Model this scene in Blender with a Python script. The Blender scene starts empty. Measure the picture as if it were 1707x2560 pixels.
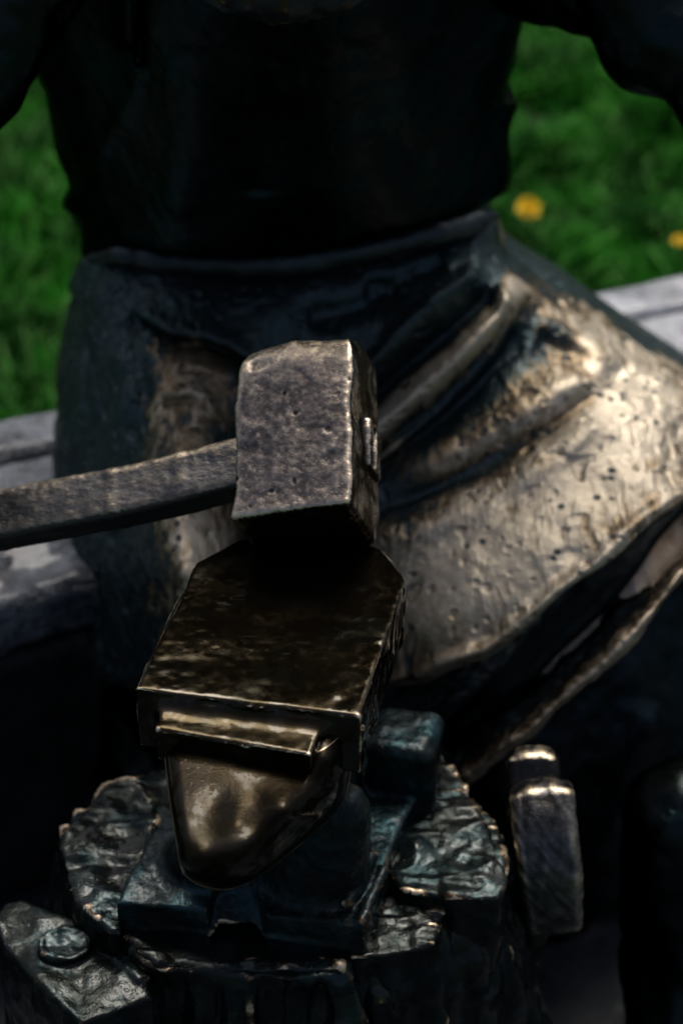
import bpy, math, random
import numpy as np

# ------------------------------------------------------------------ camera, world, sun, exposure
SC = bpy.context.scene
CAM_H, PITCH, FPX = 1.9, math.radians(35.0), 5180.0
cam_data = bpy.data.cameras.new("camera")
cam = bpy.data.objects.new("camera", cam_data)
SC.collection.objects.link(cam)
cam.location = (0, 0, CAM_H)
cam.rotation_euler = (math.pi / 2 - PITCH, 0, 0)
cam_data.sensor_fit = 'VERTICAL'
cam_data.sensor_height = 36.0
cam_data.sensor_width = 24.0
cam_data.lens = FPX / 2560.0 * 36.0
cam_data.clip_start = 0.05
cam_data.clip_end = 500
cam_data.dof.use_dof = True
cam_data.dof.focus_distance = 1.83
cam_data.dof.aperture_fstop = 3.1
SC.camera = cam

SUN_EL, SUN_AZ = math.radians(62), math.radians(8)     # overcast: a broad soft sun behind thin cloud
world = bpy.data.worlds.new("World")
SC.world = world
world.use_nodes = True
wn = world.node_tree.nodes
wl = world.node_tree.links
bg = wn.get("Background") or wn.new("ShaderNodeBackground")
sky = wn.new("ShaderNodeTexSky")
sky.sky_type = 'NISHITA'
sky.sun_disc = False
sky.sun_elevation = SUN_EL
sky.sun_rotation = SUN_AZ
sky.air_density = 0.7
sky.dust_density = 7.0
sky.ozone_density = 1.0
wl.new(sky.outputs[0], bg.inputs[0])
bg.inputs[1].default_value = 0.05
sun_data = bpy.data.lights.new("sun", 'SUN')
sun_data.energy = 1.5
sun_data.angle = math.radians(35)
sun_data.color = (1.0, 0.95, 0.88)
sun = bpy.data.objects.new("sun", sun_data)
SC.collection.objects.link(sun)
# direction the light comes from (azimuth measured from +y towards +x)
sdir = (math.sin(SUN_AZ) * math.cos(SUN_EL), math.cos(SUN_AZ) * math.cos(SUN_EL), math.sin(SUN_EL))
from mathutils import Vector
sun.rotation_euler = Vector(sdir).to_track_quat('Z', 'Y').to_euler()
SC.view_settings.view_transform = 'Standard'
SC.view_settings.look = 'None'
SC.view_settings.exposure = 0.85
SC.view_settings.gamma = 1.0
SC.view_settings.use_curve_mapping = False

# ------------------------------------------------------------------ photograph geometry -> place
CP, SP = math.cos(PITCH), math.sin(PITCH)
CAM = np.array([0.0, 0.0, CAM_H])
R_ = np.array([1.0, 0, 0]); U_ = np.array([0, SP, CP]); F_ = np.array([0, CP, -SP])

def ray(px, py):
    px = np.asarray(px, float)[..., None]; py = np.asarray(py, float)[..., None]
    return F_ + R_ * (px - 853.5) / FPX + U_ * (1280.0 - py) / FPX

def P(px, py, z=None, y=None, d=None):
    r = ray(px, py)
    if z is not None: t = (np.asarray(z, float) - CAM_H) / r[..., 2]
    elif y is not None: t = np.asarray(y, float) / r[..., 1]
    else: t = np.asarray(d, float)
    return CAM + r * np.asarray(t)[..., None]

def proj(p):
    q = np.asarray(p) - CAM
    d = q @ F_
    return 853.5 + (q @ R_) / d * FPX, 1280 - (q @ U_) / d * FPX, d

# ------------------------------------------------------------------ noise
_rng = np.random.default_rng(7)
_T = _rng.random((32, 32, 32)).astype(np.float32)

def vnoise(p, s=1.0, seed=0.0):
    q = np.asarray(p, np.float32) * s + np.array([seed * 3.17, seed * 1.93 + 11.1, seed * 5.71 + 3.3], np.float32)
    i = np.floor(q).astype(np.int64); f = (q - i).astype(np.float32)
    f = f * f * (3 - 2 * f)
    x0, y0, z0 = (i[..., 0] & 31), (i[..., 1] & 31), (i[..., 2] & 31)
    x1, y1, z1 = (x0 + 1) & 31, (y0 + 1) & 31, (z0 + 1) & 31
    fx, fy, fz = f[..., 0], f[..., 1], f[..., 2]
    a = _T[x0, y0, z0] * (1 - fx) + _T[x1, y0, z0] * fx
    b = _T[x0, y1, z0] * (1 - fx) + _T[x1, y1, z0] * fx
    c = _T[x0, y0, z1] * (1 - fx) + _T[x1, y0, z1] * fx
    d = _T[x0, y1, z1] * (1 - fx) + _T[x1, y1, z1] * fx
    return ((a * (1 - fy) + b * fy) * (1 - fz) + (c * (1 - fy) + d * fy) * fz) * 2 - 1

def fbm(p, s, octv=3, seed=0.0):
    r = 0; a = 1.0
    for k in range(octv):
        r = r + a * vnoise(p, s * 2.03 ** k, seed + k * 1.37); a *= 0.5
    return r

def sstep(a, b, x):
    t = np.clip((x - a) / (b - a), 0, 1)
    return t * t * (3 - 2 * t)

# ------------------------------------------------------------------ mesh helpers
def vnormals(v, q):
    a, b, c, d = v[q[:, 0]], v[q[:, 1]], v[q[:, 2]], v[q[:, 3]]
    n = np.cross(c - a, d - b)
    out = np.zeros_like(v)
    for k in range(3):
        w = np.bincount(q.ravel(), weights=np.repeat(n[:, k], 4), minlength=len(v))
        out[:, k] = w
    return out / (np.linalg.norm(out, axis=1, keepdims=True) + 1e-12)

def smooth(v, q, it=1, lam=0.6):
    e = np.vstack([q[:, [0, 1]], q[:, [1, 2]], q[:, [2, 3]], q[:, [3, 0]]])
    cnt = np.bincount(e.ravel(), minlength=len(v)).astype(float)[:, None] + 1e-9
    for _ in range(it):
        s = np.empty_like(v)
        for k in range(v.shape[1]):
            s[:, k] = np.bincount(e[:, 0], weights=v[e[:, 1], k], minlength=len(v)) + \
                      np.bincount(e[:, 1], weights=v[e[:, 0], k], minlength=len(v))
        v = v + lam * (s / cnt - v)
    return v

def edge_wear(v, q, it=8, scale=0.0012):
    """positive on raised edges, negative in hollows, by how far smoothing pulls the surface in"""
    n = vnormals(v, q)
    return np.clip(((v - smooth(v.copy(), q, it)) * n).sum(1) / scale, -2, 2)

def link(name, v, q, mat, parent=None, wear=None, flat=False, extra=None):
    off = np.array(parent.matrix_world_loc) if parent is not None and hasattr(parent, "matrix_world_loc") else None
    me = bpy.data.meshes.new(name)
    v = np.asarray(v, np.float32)
    org = ORG.get(parent.name if parent else None, None)
    if org is not None: v = v - np.asarray(org, np.float32)
    q = np.asarray(q, np.int32)
    me.vertices.add(len(v)); me.vertices.foreach_set("co", v.ravel())
    me.loops.add(q.size); me.loops.foreach_set("vertex_index", q.ravel())
    me.polygons.add(len(q))
    me.polygons.foreach_set("loop_start", np.arange(0, q.size, q.shape[1], dtype=np.int32))
    me.update(calc_edges=True); me.validate()
    me.polygons.foreach_set("use_smooth", np.full(len(me.polygons), not flat))
    if wear is not None:
        at = me.attributes.new("wear", 'FLOAT', 'POINT')
        at.data.foreach_set("value", np.asarray(wear, np.float32))
    if extra is not None:
        at = me.attributes.new("polish_light", 'FLOAT', 'POINT')
        at.data.foreach_set("value", np.asarray(extra, np.float32))
    if mat: me.materials.append(mat)
    o = bpy.data.objects.new(name, me)
    SC.collection.objects.link(o)
    if parent: o.parent = parent
    return o

ORG = {}
def empty(name, loc, label, cat, group=None):
    o = bpy.data.objects.new(name, None)
    SC.collection.objects.link(o)
    o.location = loc
    o.empty_display_size = 0.05
    o["label"] = label; o["category"] = cat
    if group: o["group"] = group
    ORG[o.name] = loc
    return o

def nets(f, lo, hi, h):
    """surface nets: the zero level of the distance function f as quads"""
    ax = [np.arange(lo[k], hi[k] + h, h, dtype=np.float32) for k in range(3)]
    X, Y, Z = ax[0][:, None, None], ax[1][None, :, None], ax[2][None, None, :]
    D = np.concatenate([np.broadcast_to(f(X[i:i + 24], Y, Z), (len(X[i:i + 24]), len(ax[1]), len(ax[2]))).astype(np.float32)
                        for i in range(0, len(ax[0]), 24)], 0)
    D[0], D[-1] = np.maximum(D[0], h * .3), np.maximum(D[-1], h * .3)
    D[:, 0], D[:, -1] = np.maximum(D[:, 0], h * .3), np.maximum(D[:, -1], h * .3)
    D[:, :, 0], D[:, :, -1] = np.maximum(D[:, :, 0], h * .3), np.maximum(D[:, :, -1], h * .3)
    S = D < 0
    n = np.array(D.shape)
    cnt = np.zeros(n - 1, np.int8)
    for dx in (0, 1):
        for dy in (0, 1):
            for dz in (0, 1):
                cnt += S[dx:n[0] - 1 + dx, dy:n[1] - 1 + dy, dz:n[2] - 1 + dz]
    act = np.argwhere((cnt > 0) & (cnt < 8))
    idx = np.full(n - 1, -1, np.int32)
    idx[act[:, 0], act[:, 1], act[:, 2]] = np.arange(len(act))
    acc = np.zeros((len(act), 3)); num = np.zeros(len(act))
    for axis in range(3):
        o1, o2 = [k for k in range(3) if k != axis]
        for a in (0, 1):
            for b in (0, 1):
                c0 = act.copy(); c0[:, o1] += a; c0[:, o2] += b
                c1 = c0.copy(); c1[:, axis] += 1
                d0 = D[c0[:, 0], c0[:, 1], c0[:, 2]]; d1 = D[c1[:, 0], c1[:, 1], c1[:, 2]]
                m = (d0 < 0) != (d1 < 0)
                t = d0[m] / (d0[m] - d1[m])
                p = c0[m].astype(float); p[:, axis] += t
                acc[m] += p; num[m] += 1
    v = acc / num[:, None] * h + np.array([a[0] for a in ax])
    quads = []
    for axis in range(3):
        sl0 = [slice(None)] * 3; sl1 = [slice(None)] * 3
        sl0[axis] = slice(0, -1); sl1[axis] = slice(1, None)
        e = np.argwhere(S[tuple(sl0)] != S[tuple(sl1)])
        ins = S[e[:, 0], e[:, 1], e[:, 2]]
        o1, o2 = (axis + 1) % 3, (axis + 2) % 3
        ok = (e[:, o1] > 0) & (e[:, o2] > 0) & (e[:, o1] < n[o1] - 1) & (e[:, o2] < n[o2] - 1)
        e = e[ok]; ins = ins[ok]
        cs = []
        for a, b in ((-1, -1), (0, -1), (0, 0), (-1, 0)):
            c = e.copy(); c[:, o1] += a; c[:, o2] += b
            cs.append(idx[c[:, 0], c[:, 1], c[:, 2]])
        qd = np.stack(cs, 1)
        qd[~ins] = qd[~ins][:, ::-1]
        quads.append(qd)
    return v, np.vstack(quads)

# distance functions ------------------------------------------------
def smin(a, b, k):
    hh = np.clip(0.5 + 0.5 * (b - a) / k, 0, 1)
    return b * (1 - hh) + a * hh - k * hh * (1 - hh)
def smax(a, b, k): return -smin(-a, -b, k)

def sd_poly(x, y, pts):
    """signed distance to a polygon in the plane"""
    x, y = np.broadcast_arrays(x, y)
    d = np.full(x.shape, 1e9, np.float32); s = np.ones(x.shape, np.float32)
    n = len(pts)
    for i in range(n):
        ax_, ay = pts[i]; bx, by = pts[i - 1]
        ex, ey = bx - ax_, by - ay
        wx, wy = x - ax_, y - ay
        t = np.clip((wx * ex + wy * ey) / (ex * ex + ey * ey + 1e-12), 0, 1)
        d = np.minimum(d, (wx - ex * t) ** 2 + (wy - ey * t) ** 2)
        c1, c2, c3 = y >= ay, y < by, ex * wy > ey * wx
        s = np.where((c1 & c2 & c3) | (~c1 & ~c2 & ~c3), -s, s)
    return s * np.sqrt(d)

def sd_prism(X, Y, Z, pts, z0, z1, r=0.0):
    a = sd_poly(X[..., 0:1], Y[..., 0:1] if Y.shape[2] > 1 else Y, pts) + r
    b = np.abs(Z - (z0 + z1) / 2) - (z1 - z0) / 2 + r
    return np.minimum(np.maximum(a, b), 0) + np.sqrt(np.maximum(a, 0) ** 2 + np.maximum(b, 0) ** 2) - r

def sd_cone(X, Y, Z, a, b, ra, rb):
    a = np.array(a, float); b = np.array(b, float); ab = b - a
    L2 = (ab ** 2).sum()
    L = math.sqrt(L2); k = np.clip((ra - rb) / L, -.95, .95)
    ax_ = ((X - a[0]) * ab[0] + (Y - a[1]) * ab[1] + (Z - a[2]) * ab[2]) / L
    pr = np.sqrt(np.maximum((X - a[0]) ** 2 + (Y - a[1]) ** 2 + (Z - a[2]) ** 2 - ax_ ** 2, 0))
    t = np.clip((ax_ - pr * k / math.sqrt(1 - k * k)) / L, 0, 1)
    return np.sqrt((X - a[0] - ab[0] * t) ** 2 + (Y - a[1] - ab[1] * t) ** 2 + (Z - a[2] - ab[2] * t) ** 2) - (ra + (rb - ra) * t)

def sd_box(u, v, w, hu, hv, hw, r):
    a, b, c = np.abs(u) - hu + r, np.abs(v) - hv + r, np.abs(w) - hw + r
    return np.minimum(np.maximum(np.maximum(a, b), c), 0) + np.sqrt(
        np.maximum(a, 0) ** 2 + np.maximum(b, 0) ** 2 + np.maximum(c, 0) ** 2) - r

def local(X, Y, Z, c, ax):
    return [(X - c[0]) * a[0] + (Y - c[1]) * a[1] + (Z - c[2]) * a[2] for a in ax]

def cast(name, f, lo, hi, h, mat, parent, disp=None, wscale=0.0010, wit=8, sm=1, pol_light=None):
    """mesh a distance function, roughen it like hand-modelled wax, and mark rubbed edges and any light or shade painted by facing"""
    v, q = nets(f, lo, hi, h)
    v = smooth(v, q, sm)
    n = vnormals(v, q)
    if disp is not None: v = v + n * disp(v, n)[:, None]
    w = edge_wear(v, q, wit, wscale)
    return link(name, v, q, mat, parent, w, extra=None if pol_light is None else pol_light(v, n))

# ------------------------------------------------------------------ polyline tools for modelled cloth
def seg_dist(px, py, line):
    """distance to a polyline, signed side, and position along it (0..1)"""
    best = np.full(px.shape, 1e9); side = np.zeros(px.shape); tt = np.zeros(px.shape)
    L = [0.0]
    for i in range(len(line) - 1): L.append(L[-1] + math.dist(line[i], line[i + 1]))
    for i in range(len(line) - 1):
        (ax_, ay), (bx, by) = line[i], line[i + 1]
        ex, ey = bx - ax_, by - ay
        wx, wy = px - ax_, py - ay
        t = np.clip((wx * ex + wy * ey) / (ex * ex + ey * ey), 0, 1)
        d = np.hypot(wx - ex * t, wy - ey * t)
        m = d < best
        best = np.where(m, d, best)
        side = np.where(m, np.sign(ex * wy - ey * wx), side)
        tt = np.where(m, (L[i] + t * (L[i + 1] - L[i])) / L[-1], tt)
    return best, side, tt

def catmull(pts, n):
    pts = np.asarray(pts, float)
    d = np.r_[0, np.cumsum(np.linalg.norm(np.diff(pts, axis=0), axis=1))]
    s = np.linspace(0, d[-1], n)
    i = np.clip(np.searchsorted(d, s, 'right') - 1, 0, len(pts) - 2)
    t = ((s - d[i]) / (d[i + 1] - d[i]))[:, None]
    # monotone-ish hermite with chord tangents
    m = np.empty_like(pts)
    m[0] = (pts[1] - pts[0]) / (d[1] - d[0]); m[-1] = (pts[-1] - pts[-2]) / (d[-1] - d[-2])
    for k in range(1, len(pts) - 1): m[k] = (pts[k + 1] - pts[k - 1]) / (d[k + 1] - d[k - 1])
    hh = (d[i + 1] - d[i])[:, None]
    return ((2 * t ** 3 - 3 * t ** 2 + 1) * pts[i] + (t ** 3 - 2 * t ** 2 + t) * hh * m[i] +
            (-2 * t ** 3 + 3 * t ** 2) * pts[i + 1] + (t ** 3 - t ** 2) * hh * m[i + 1])

def rbf(ctrl):
    c = np.array(ctrl, float); xy = c[:, :2] / 500.0
    def phi(r): return np.where(r > 1e-9, r * r * np.log(np.maximum(r, 1e-9)), 0)
    n = len(c)
    A = np.zeros((n + 3, n + 3))
    A[:n, :n] = phi(np.linalg.norm(xy[:, None] - xy[None], axis=2)) + np.eye(n) * 1e-4
    A[:n, n] = 1; A[:n, n + 1:] = xy; A[n, :n] = 1; A[n + 1:, :n] = xy.T
    w = np.linalg.solve(A, np.r_[c[:, 2], 0, 0, 0])
    def ev(px, py):
        x, y = px / 500.0, py / 500.0
        o = w[n] + w[n + 1] * x + w[n + 2] * y
        for k in range(n):
            o = o + w[k] * phi(np.hypot(x - xy[k, 0], y - xy[k, 1]))
        return o
    return ev

def drape(name, top, bot, left, right, depth, mat, parent, nu, nv, thick, rounds=(0, 0, 0, 0), rad=0.03,
          relief=None, polish_light=None, wscale=0.0014, rough=None, back=(0, 1, 0.0), wit=10):
    """a modelled body or cloth: a front surface with its own distance at every point and a closed back.
    relief() returns metres towards the viewer; thick is how deep the solid goes behind its front"""
    T, B = catmull(top, nu), catmull(bot, nu)
    L, R = catmull(left, nv), catmull(right, nv)
    u = np.linspace(0, 1, nu)[None, :, None]; v = np.linspace(0, 1, nv)[:, None, None]
    S = (1 - v) * T[None] + v * B[None] + (1 - u) * L[:, None] + u * R[:, None] \
        - ((1 - u) * (1 - v) * T[0] + u * (1 - v) * T[-1] + (1 - u) * v * B[0] + u * v * B[-1])
    px, py = S[..., 0], S[..., 1]
    Yw = depth(px, py)
    if relief is not None: Yw = Yw - relief(px, py)
    # rounding towards the four borders
    def curve(d, w):
        t = np.clip(1 - d / w, 0, 1)
        return 1 - np.sqrt(np.maximum(1 - t * t, 0))
    du0 = np.hypot(*(S - S[:, :1]).transpose(2, 0, 1)); du1 = np.hypot(*(S - S[:, -1:]).transpose(2, 0, 1))
    dv0 = np.hypot(*(S - S[:1]).transpose(2, 0, 1)); dv1 = np.hypot(*(S - S[-1:]).transpose(2, 0, 1))
    for dd, (w, r) in zip((dv0, dv1, du0, du1), [(a if isinstance(a, tuple) else (a, rad)) for a in rounds]):
        if w: Yw = Yw + r * curve(dd, w)
    front = P(px, py, y=Yw).reshape(-1, 3)
    bk = np.array(back, float); bk /= np.linalg.norm(bk)
    cen = front.mean(0)
    bd = front + bk * thick
    bd = cen + bk * thick + (bd - cen - bk * thick) * np.array([0.9, 0.97, 0.95])
    N = nu * nv
    idx = np.arange(N).reshape(nv, nu)
    q1 = np.stack([idx[:-1, :-1], idx[1:, :-1], idx[1:, 1:], idx[:-1, 1:]], -1).reshape(-1, 4)
    q2 = q1[:, ::-1] + N
    ring = np.r_[idx[0, :], idx[1:, -1], idx[-1, -2::-1], idx[-2:0:-1, 0]]
    r2 = np.roll(ring, -1)
    # three steps round the border so it reads as a rounded thickness
    steps = [front[ring]]
    q3 = np.stack([ring, r2, r2 + N, ring + N], -1)
    vv = np.vstack([front, bd]); qq = np.vstack([q1, q2, q3])
    n = vnormals(vv, qq)
    if (n[:N] @ -F_).mean() < 0: qq = qq[:, ::-1]; n = -n
    if rough is not None:
        vv[:N] += n[:N] * rough(vv[:N], px.ravel(), py.ravel())[:, None]
    w = edge_wear(vv, qq, wit, wscale)
    if polish_light is not None:
        pl = np.r_[polish_light(px.ravel(), py.ravel()), np.zeros(N)]
    else: pl = np.zeros(2 * N)
    w[ring] *= 0.3
    return link(name, vv, qq, mat, parent, w, extra=pl)

# ------------------------------------------------------------------ materials
def nt(name):
    m = bpy.data.materials.new(name); m.use_nodes = True
    t = m.node_tree; t.nodes.clear()
    out = t.nodes.new("ShaderNodeOutputMaterial"); b = t.nodes.new("ShaderNodeBsdfPrincipled")
    t.links.new(b.outputs[0], out.inputs[0])
    return m, t, b
def N(t, typ, **kw):
    n = t.nodes.new(typ)
    for k, v in kw.items():
        if hasattr(n, k): setattr(n, k, v)
        else: n.inputs[k.replace('_', ' ')].default_value = v
    return n
def noise(t, co, scale, detail=6, rough=0.6, dist=0.0):
    n = t.nodes.new("ShaderNodeTexNoise")
    n.inputs["Scale"].default_value = scale; n.inputs["Detail"].default_value = detail
    n.inputs["Roughness"].default_value = rough; n.inputs["Distortion"].default_value = dist
    t.links.new(co, n.inputs["Vector"]); return n.outputs["Fac"]
def math_(t, op, a, b=None, c=None, clamp=False):
    n = t.nodes.new("ShaderNodeMath"); n.operation = op; n.use_clamp = clamp
    for i, x in enumerate((a, b, c)):
        if x is None: continue
        if isinstance(x, (int, float)): n.inputs[i].default_value = x
        else: t.links.new(x, n.inputs[i])
    return n.outputs[0]
def ramp(t, fac, a, b, c0=0.0, c1=1.0):
    n = t.nodes.new("ShaderNodeMapRange"); n.interpolation_type = 'SMOOTHSTEP'
    t.links.new(fac, n.inputs[0])
    n.inputs[1].default_value = a; n.inputs[2].default_value = b
    n.inputs[3].default_value = c0; n.inputs[4].default_value = c1
    return n.outputs[0]
def mixc(t, fac, a, b):
    n = t.nodes.new("ShaderNodeMix"); n.data_type = 'RGBA'
    if isinstance(fac, (int, float)): n.inputs[0].default_value = fac
    else: t.links.new(fac, n.inputs[0])
    for i, x in ((6, a), (7, b)):
        if isinstance(x, tuple): n.inputs[i].default_value = (*x, 1)
        else: t.links.new(x, n.inputs[i])
    return n.outputs[2]

def bronze(name, dark=(0.030, 0.040, 0.042), green=(0.020, 0.060, 0.065), worn=(0.50, 0.40, 0.26), brown=(0.12, 0.075, 0.035),
           bias=0.0, rough_d=0.33, rough_w=0.36, greenness=0.5, coat=0.6, fine=1.0, pits=0.5, metal=0.9, stretch=(1, 1, 1), smudge=0.5,
           hatch=0.0, film=0.35, edge=0.6, cn1=1.0, noi=1.0, tint=0.35, wrinkle=0.0, patch=0.0, beads=1.0):
    m, t, b = nt(name)
    tc = t.nodes.new("ShaderNodeTexCoord")
    mp = t.nodes.new("ShaderNodeMapping"); t.links.new(tc.outputs["Object"], mp.inputs[0])
    mp.inputs["Scale"].default_value = stretch
    co = mp.outputs[0]
    wear = t.nodes.new("ShaderNodeAttribute"); wear.attribute_name = "wear"
    pol_light = t.nodes.new("ShaderNodeAttribute"); pol_light.attribute_name = "polish_light"
    n1 = noise(t, co, 18, 5, 0.6)
    n2 = noise(t, co, 95, 6, 0.7)
    n3 = noise(t, co, 420, 4, 0.6)
    # rubbed metal: on raised edges and where many hands pass, plus painted light and shade, broken up by noise
    w = math_(t, 'ADD', math_(t, 'MULTIPLY', wear.outputs["Fac"], edge), pol_light.outputs["Fac"])
    w = math_(t, 'ADD', w, bias)
    w = math_(t, 'ADD', w, math_(t, 'MULTIPLY', math_(t, 'SUBTRACT', n1, 0.5), 0.9 * noi))
    w = math_(t, 'ADD', w, math_(t, 'MULTIPLY', math_(t, 'SUBTRACT', n2, 0.5), 0.8 * noi))
    if hatch:
        mp2 = t.nodes.new("ShaderNodeMapping"); t.links.new(tc.outputs["Object"], mp2.inputs[0])
        mp2.inputs["Rotation"].default_value = (0.2, 0.9, 0.35); mp2.inputs["Scale"].default_value = (3.6, 0.8, 1.0)
        hn = noise(t, mp2.outputs[0], 30, 3, 0.5, 0.7)
        mp3 = t.nodes.new("ShaderNodeMapping"); t.links.new(tc.outputs["Object"], mp3.inputs[0])
        mp3.inputs["Rotation"].default_value = (0.1, -0.7, -0.95); mp3.inputs["Scale"].default_value = (4.2, 0.9, 1.0)
        hn2 = noise(t, mp3.outputs[0], 26, 3, 0.5, 0.7)
        sel = ramp(t, noise(t, co, 9, 2, 0.5), 0.45, 0.55)
        hh = math_(t, 'ADD', math_(t, 'MULTIPLY', hn, sel), math_(t, 'MULTIPLY', hn2, math_(t, 'SUBTRACT', 1.0, sel)))
        hm = ramp(t, noise(t, co, 13, 3, 0.5, 0.4), 0.44, 0.60)
        w = math_(t, 'ADD', w, math_(t, 'MULTIPLY', math_(t, 'MULTIPLY', math_(t, 'SUBTRACT', hh, 0.54), hm), 2.6 * hatch))
        w = math_(t, 'ADD', w, math_(t, 'MULTIPLY', math_(t, 'SUBTRACT', noise(t, co, 42, 5, 0.65, 0.5), 0.5), 1.0 * hatch))
    wf = ramp(t, w, 0.15, 0.75)
    wf2 = ramp(t, w, -0.15, 0.4)
    base = mixc(t, ramp(t, n1, 0.45, 0.62), dark, green) if greenness else dark
    if greenness: base = mixc(t, greenness, dark, base)
    base = mixc(t, wf2, base, brown)
    base = mixc(t, wf, base, worn)
    # hollows and pits keep their dark patina
    vo = t.nodes.new("ShaderNodeTexVoronoi"); vo.inputs["Scale"].default_value = 60; t.links.new(co, vo.inputs["Vector"])
    vo.inputs["Randomness"].default_value = 1.0
    pit = math_(t, 'MULTIPLY', ramp(t, vo.outputs["Distance"], 0.30, 0.14), ramp(t, n1, 0.48, 0.56))
    hollow = ramp(t, wear.outputs["Fac"], -0.25, -1.0)
    pd = math_(t, 'MAXIMUM', math_(t, 'MULTIPLY', pit, pits), math_(t, 'MULTIPLY', hollow, 0.8), clamp=True)
    base = mixc(t, pd, base, dark)
    t.links.new(base, b.inputs["Base Color"])
    b.inputs["Metallic"].default_value = metal
    b.inputs["Specular Tint"].default_value = (tint, tint, tint, 1)
    r = math_(t, 'ADD', ramp(t, wf, 0, 1, rough_d, rough_w), math_(t, 'MULTIPLY', math_(t, 'SUBTRACT', n2, 0.5), 0.35), clamp=True)
    if patch:
        pm = ramp(t, noise(t, co, 11, 6, 0.6, 0.8), 0.46, 0.60)
        r = math_(t, 'ADD', r, math_(t, 'MULTIPLY', pm, patch), clamp=True)
    t.links.new(r, b.inputs["Roughness"])
    # a broken film of rain water
    wetm = ramp(t, noise(t, co, 30, 4, 0.55, 0.6), 0.42, 0.56)
    b.inputs["Coat Roughness"].default_value = 0.04
    b.inputs["Coat IOR"].default_value = 1.33
    t.links.new(math_(t, 'MULTIPLY', wetm, coat), b.inputs["Coat Weight"])
    # relief: tool marks, orange-peel of the cast, drops
    h = math_(t, 'ADD', math_(t, 'MULTIPLY', n1, 0.006 * smudge), math_(t, 'MULTIPLY', n2, 0.0022 * fine))
    h = math_(t, 'ADD', h, math_(t, 'MULTIPLY', n3, 0.0005 * fine))
    h = math_(t, 'SUBTRACT', h, math_(t, 'MULTIPLY', pit, 0.002 * pits))
    if wrinkle:
        wn_ = t.nodes.new("ShaderNodeTexNoise"); wn_.noise_type = 'RIDGED_MULTIFRACTAL'
        wn_.inputs["Scale"].default_value = 55; wn_.inputs["Detail"].default_value = 5; wn_.inputs["Distortion"].default_value = 0.8
        t.links.new(co, wn_.inputs["Vector"])
        h = math_(t, 'ADD', h, math_(t, 'MULTIPLY', wn_.outputs["Fac"], 0.0035 * wrinkle))
    if hatch:
        h = math_(t, 'ADD', h, math_(t, 'MULTIPLY', math_(t, 'MULTIPLY', hh, math_(t, 'ADD', math_(t, 'MULTIPLY', hm, 0.8), 0.2)), 0.006 * hatch))
    bu = t.nodes.new("ShaderNodeBump"); bu.inputs["Strength"].default_value = 1.0; bu.inputs["Distance"].default_value = 1.0
    t.links.new(h, bu.inputs["Height"]); t.links.new(bu.outputs[0], b.inputs["Normal"])
    # the water's own skin is smoother, with beads
    vd = t.nodes.new("ShaderNodeTexVoronoi"); vd.feature = 'SMOOTH_F1'; vd.inputs["Scale"].default_value = 230
    t.links.new(co, vd.inputs["Vector"])
    bead = ramp(t, vd.outputs["Distance"], 0.35, 0.1)
    hc = math_(t, 'ADD', math_(t, 'MULTIPLY', bead, 0.0006 * beads), math_(t, 'MULTIPLY', n1, 0.003 * cn1))
    hc = math_(t, 'ADD', hc, math_(t, 'MULTIPLY', n2, 0.0012 * film))
    bc = t.nodes.new("ShaderNodeBump"); bc.inputs["Strength"].default_value = 1.0; bc.inputs["Distance"].default_value = 1.0
    t.links.new(hc, bc.inputs["Height"]); t.links.new(bc.outputs[0], b.inputs["Coat Normal"])
    return m

M = {}
M['cloth'] = bronze("bronze_apron", dark=(0.055, 0.080, 0.086), green=(0.038, 0.078, 0.084), worn=(0.63, 0.56, 0.44), brown=(0.28, 0.20, 0.11), bias=-0.25, hatch=0.70, pits=1.0, rough_d=0.38, rough_w=0.48, fine=0.5, smudge=0.12, coat=0.2, edge=0.45, metal=0.8, noi=0.8)
M['vest'] = bronze("bronze_vest", bias=-1.2, dark=(0.024, 0.030, 0.030), green=(0.010, 0.040, 0.044), brown=(0.024, 0.017, 0.010), rough_d=0.27, coat=0.0, fine=0.3, pits=0.2, smudge=0.5, metal=1.0, tint=0.32)
M['trouser'] = bronze("bronze_trousers", bias=-0.55, hatch=0.2, rough_d=0.38, coat=0.2, dark=(0.020, 0.028, 0.032), green=(0.012, 0.042, 0.048), brown=(0.15, 0.10, 0.055), worn=(0.60, 0.50, 0.38), fine=0.5, smudge=0.4)
M['band'] = bronze("bronze_waistband", bias=-0.7, dark=(0.06, 0.075, 0.082), green=(0.045, 0.07, 0.08), rough_d=0.4, coat=0.2, fine=0.5, smudge=0.3)
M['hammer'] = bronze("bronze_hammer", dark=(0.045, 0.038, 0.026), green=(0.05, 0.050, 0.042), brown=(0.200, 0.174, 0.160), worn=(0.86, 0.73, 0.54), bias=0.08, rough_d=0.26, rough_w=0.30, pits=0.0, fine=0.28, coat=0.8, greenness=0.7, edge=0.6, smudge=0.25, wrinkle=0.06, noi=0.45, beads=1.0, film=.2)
M['handle'] = bronze("bronze_handle", dark=(0.12, 0.12, 0.12), green=(0.10, 0.11, 0.115), brown=(0.25, 0.215, 0.165), worn=(0.82, 0.70, 0.50), bias=0.0, rough_d=0.34, pits=0.2, fine=0.7, coat=0.5, stretch=(0.4, 1, 1), edge=0.7, smudge=0.2)
M['anvil'] = bronze("bronze_anvil_face", dark=(0.031, 0.024, 0.013), green=(0.030, 0.031, 0.024), brown=(0.065, 0.045, 0.022), worn=(0.80, 0.68, 0.50), bias=-0.95, rough_d=0.12, rough_w=0.3, pits=0.0, fine=0.08, coat=1.0, smudge=0.05, film=0.05, cn1=0.10, edge=1.0, noi=0.35, patch=0.13, beads=0.0)
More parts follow.
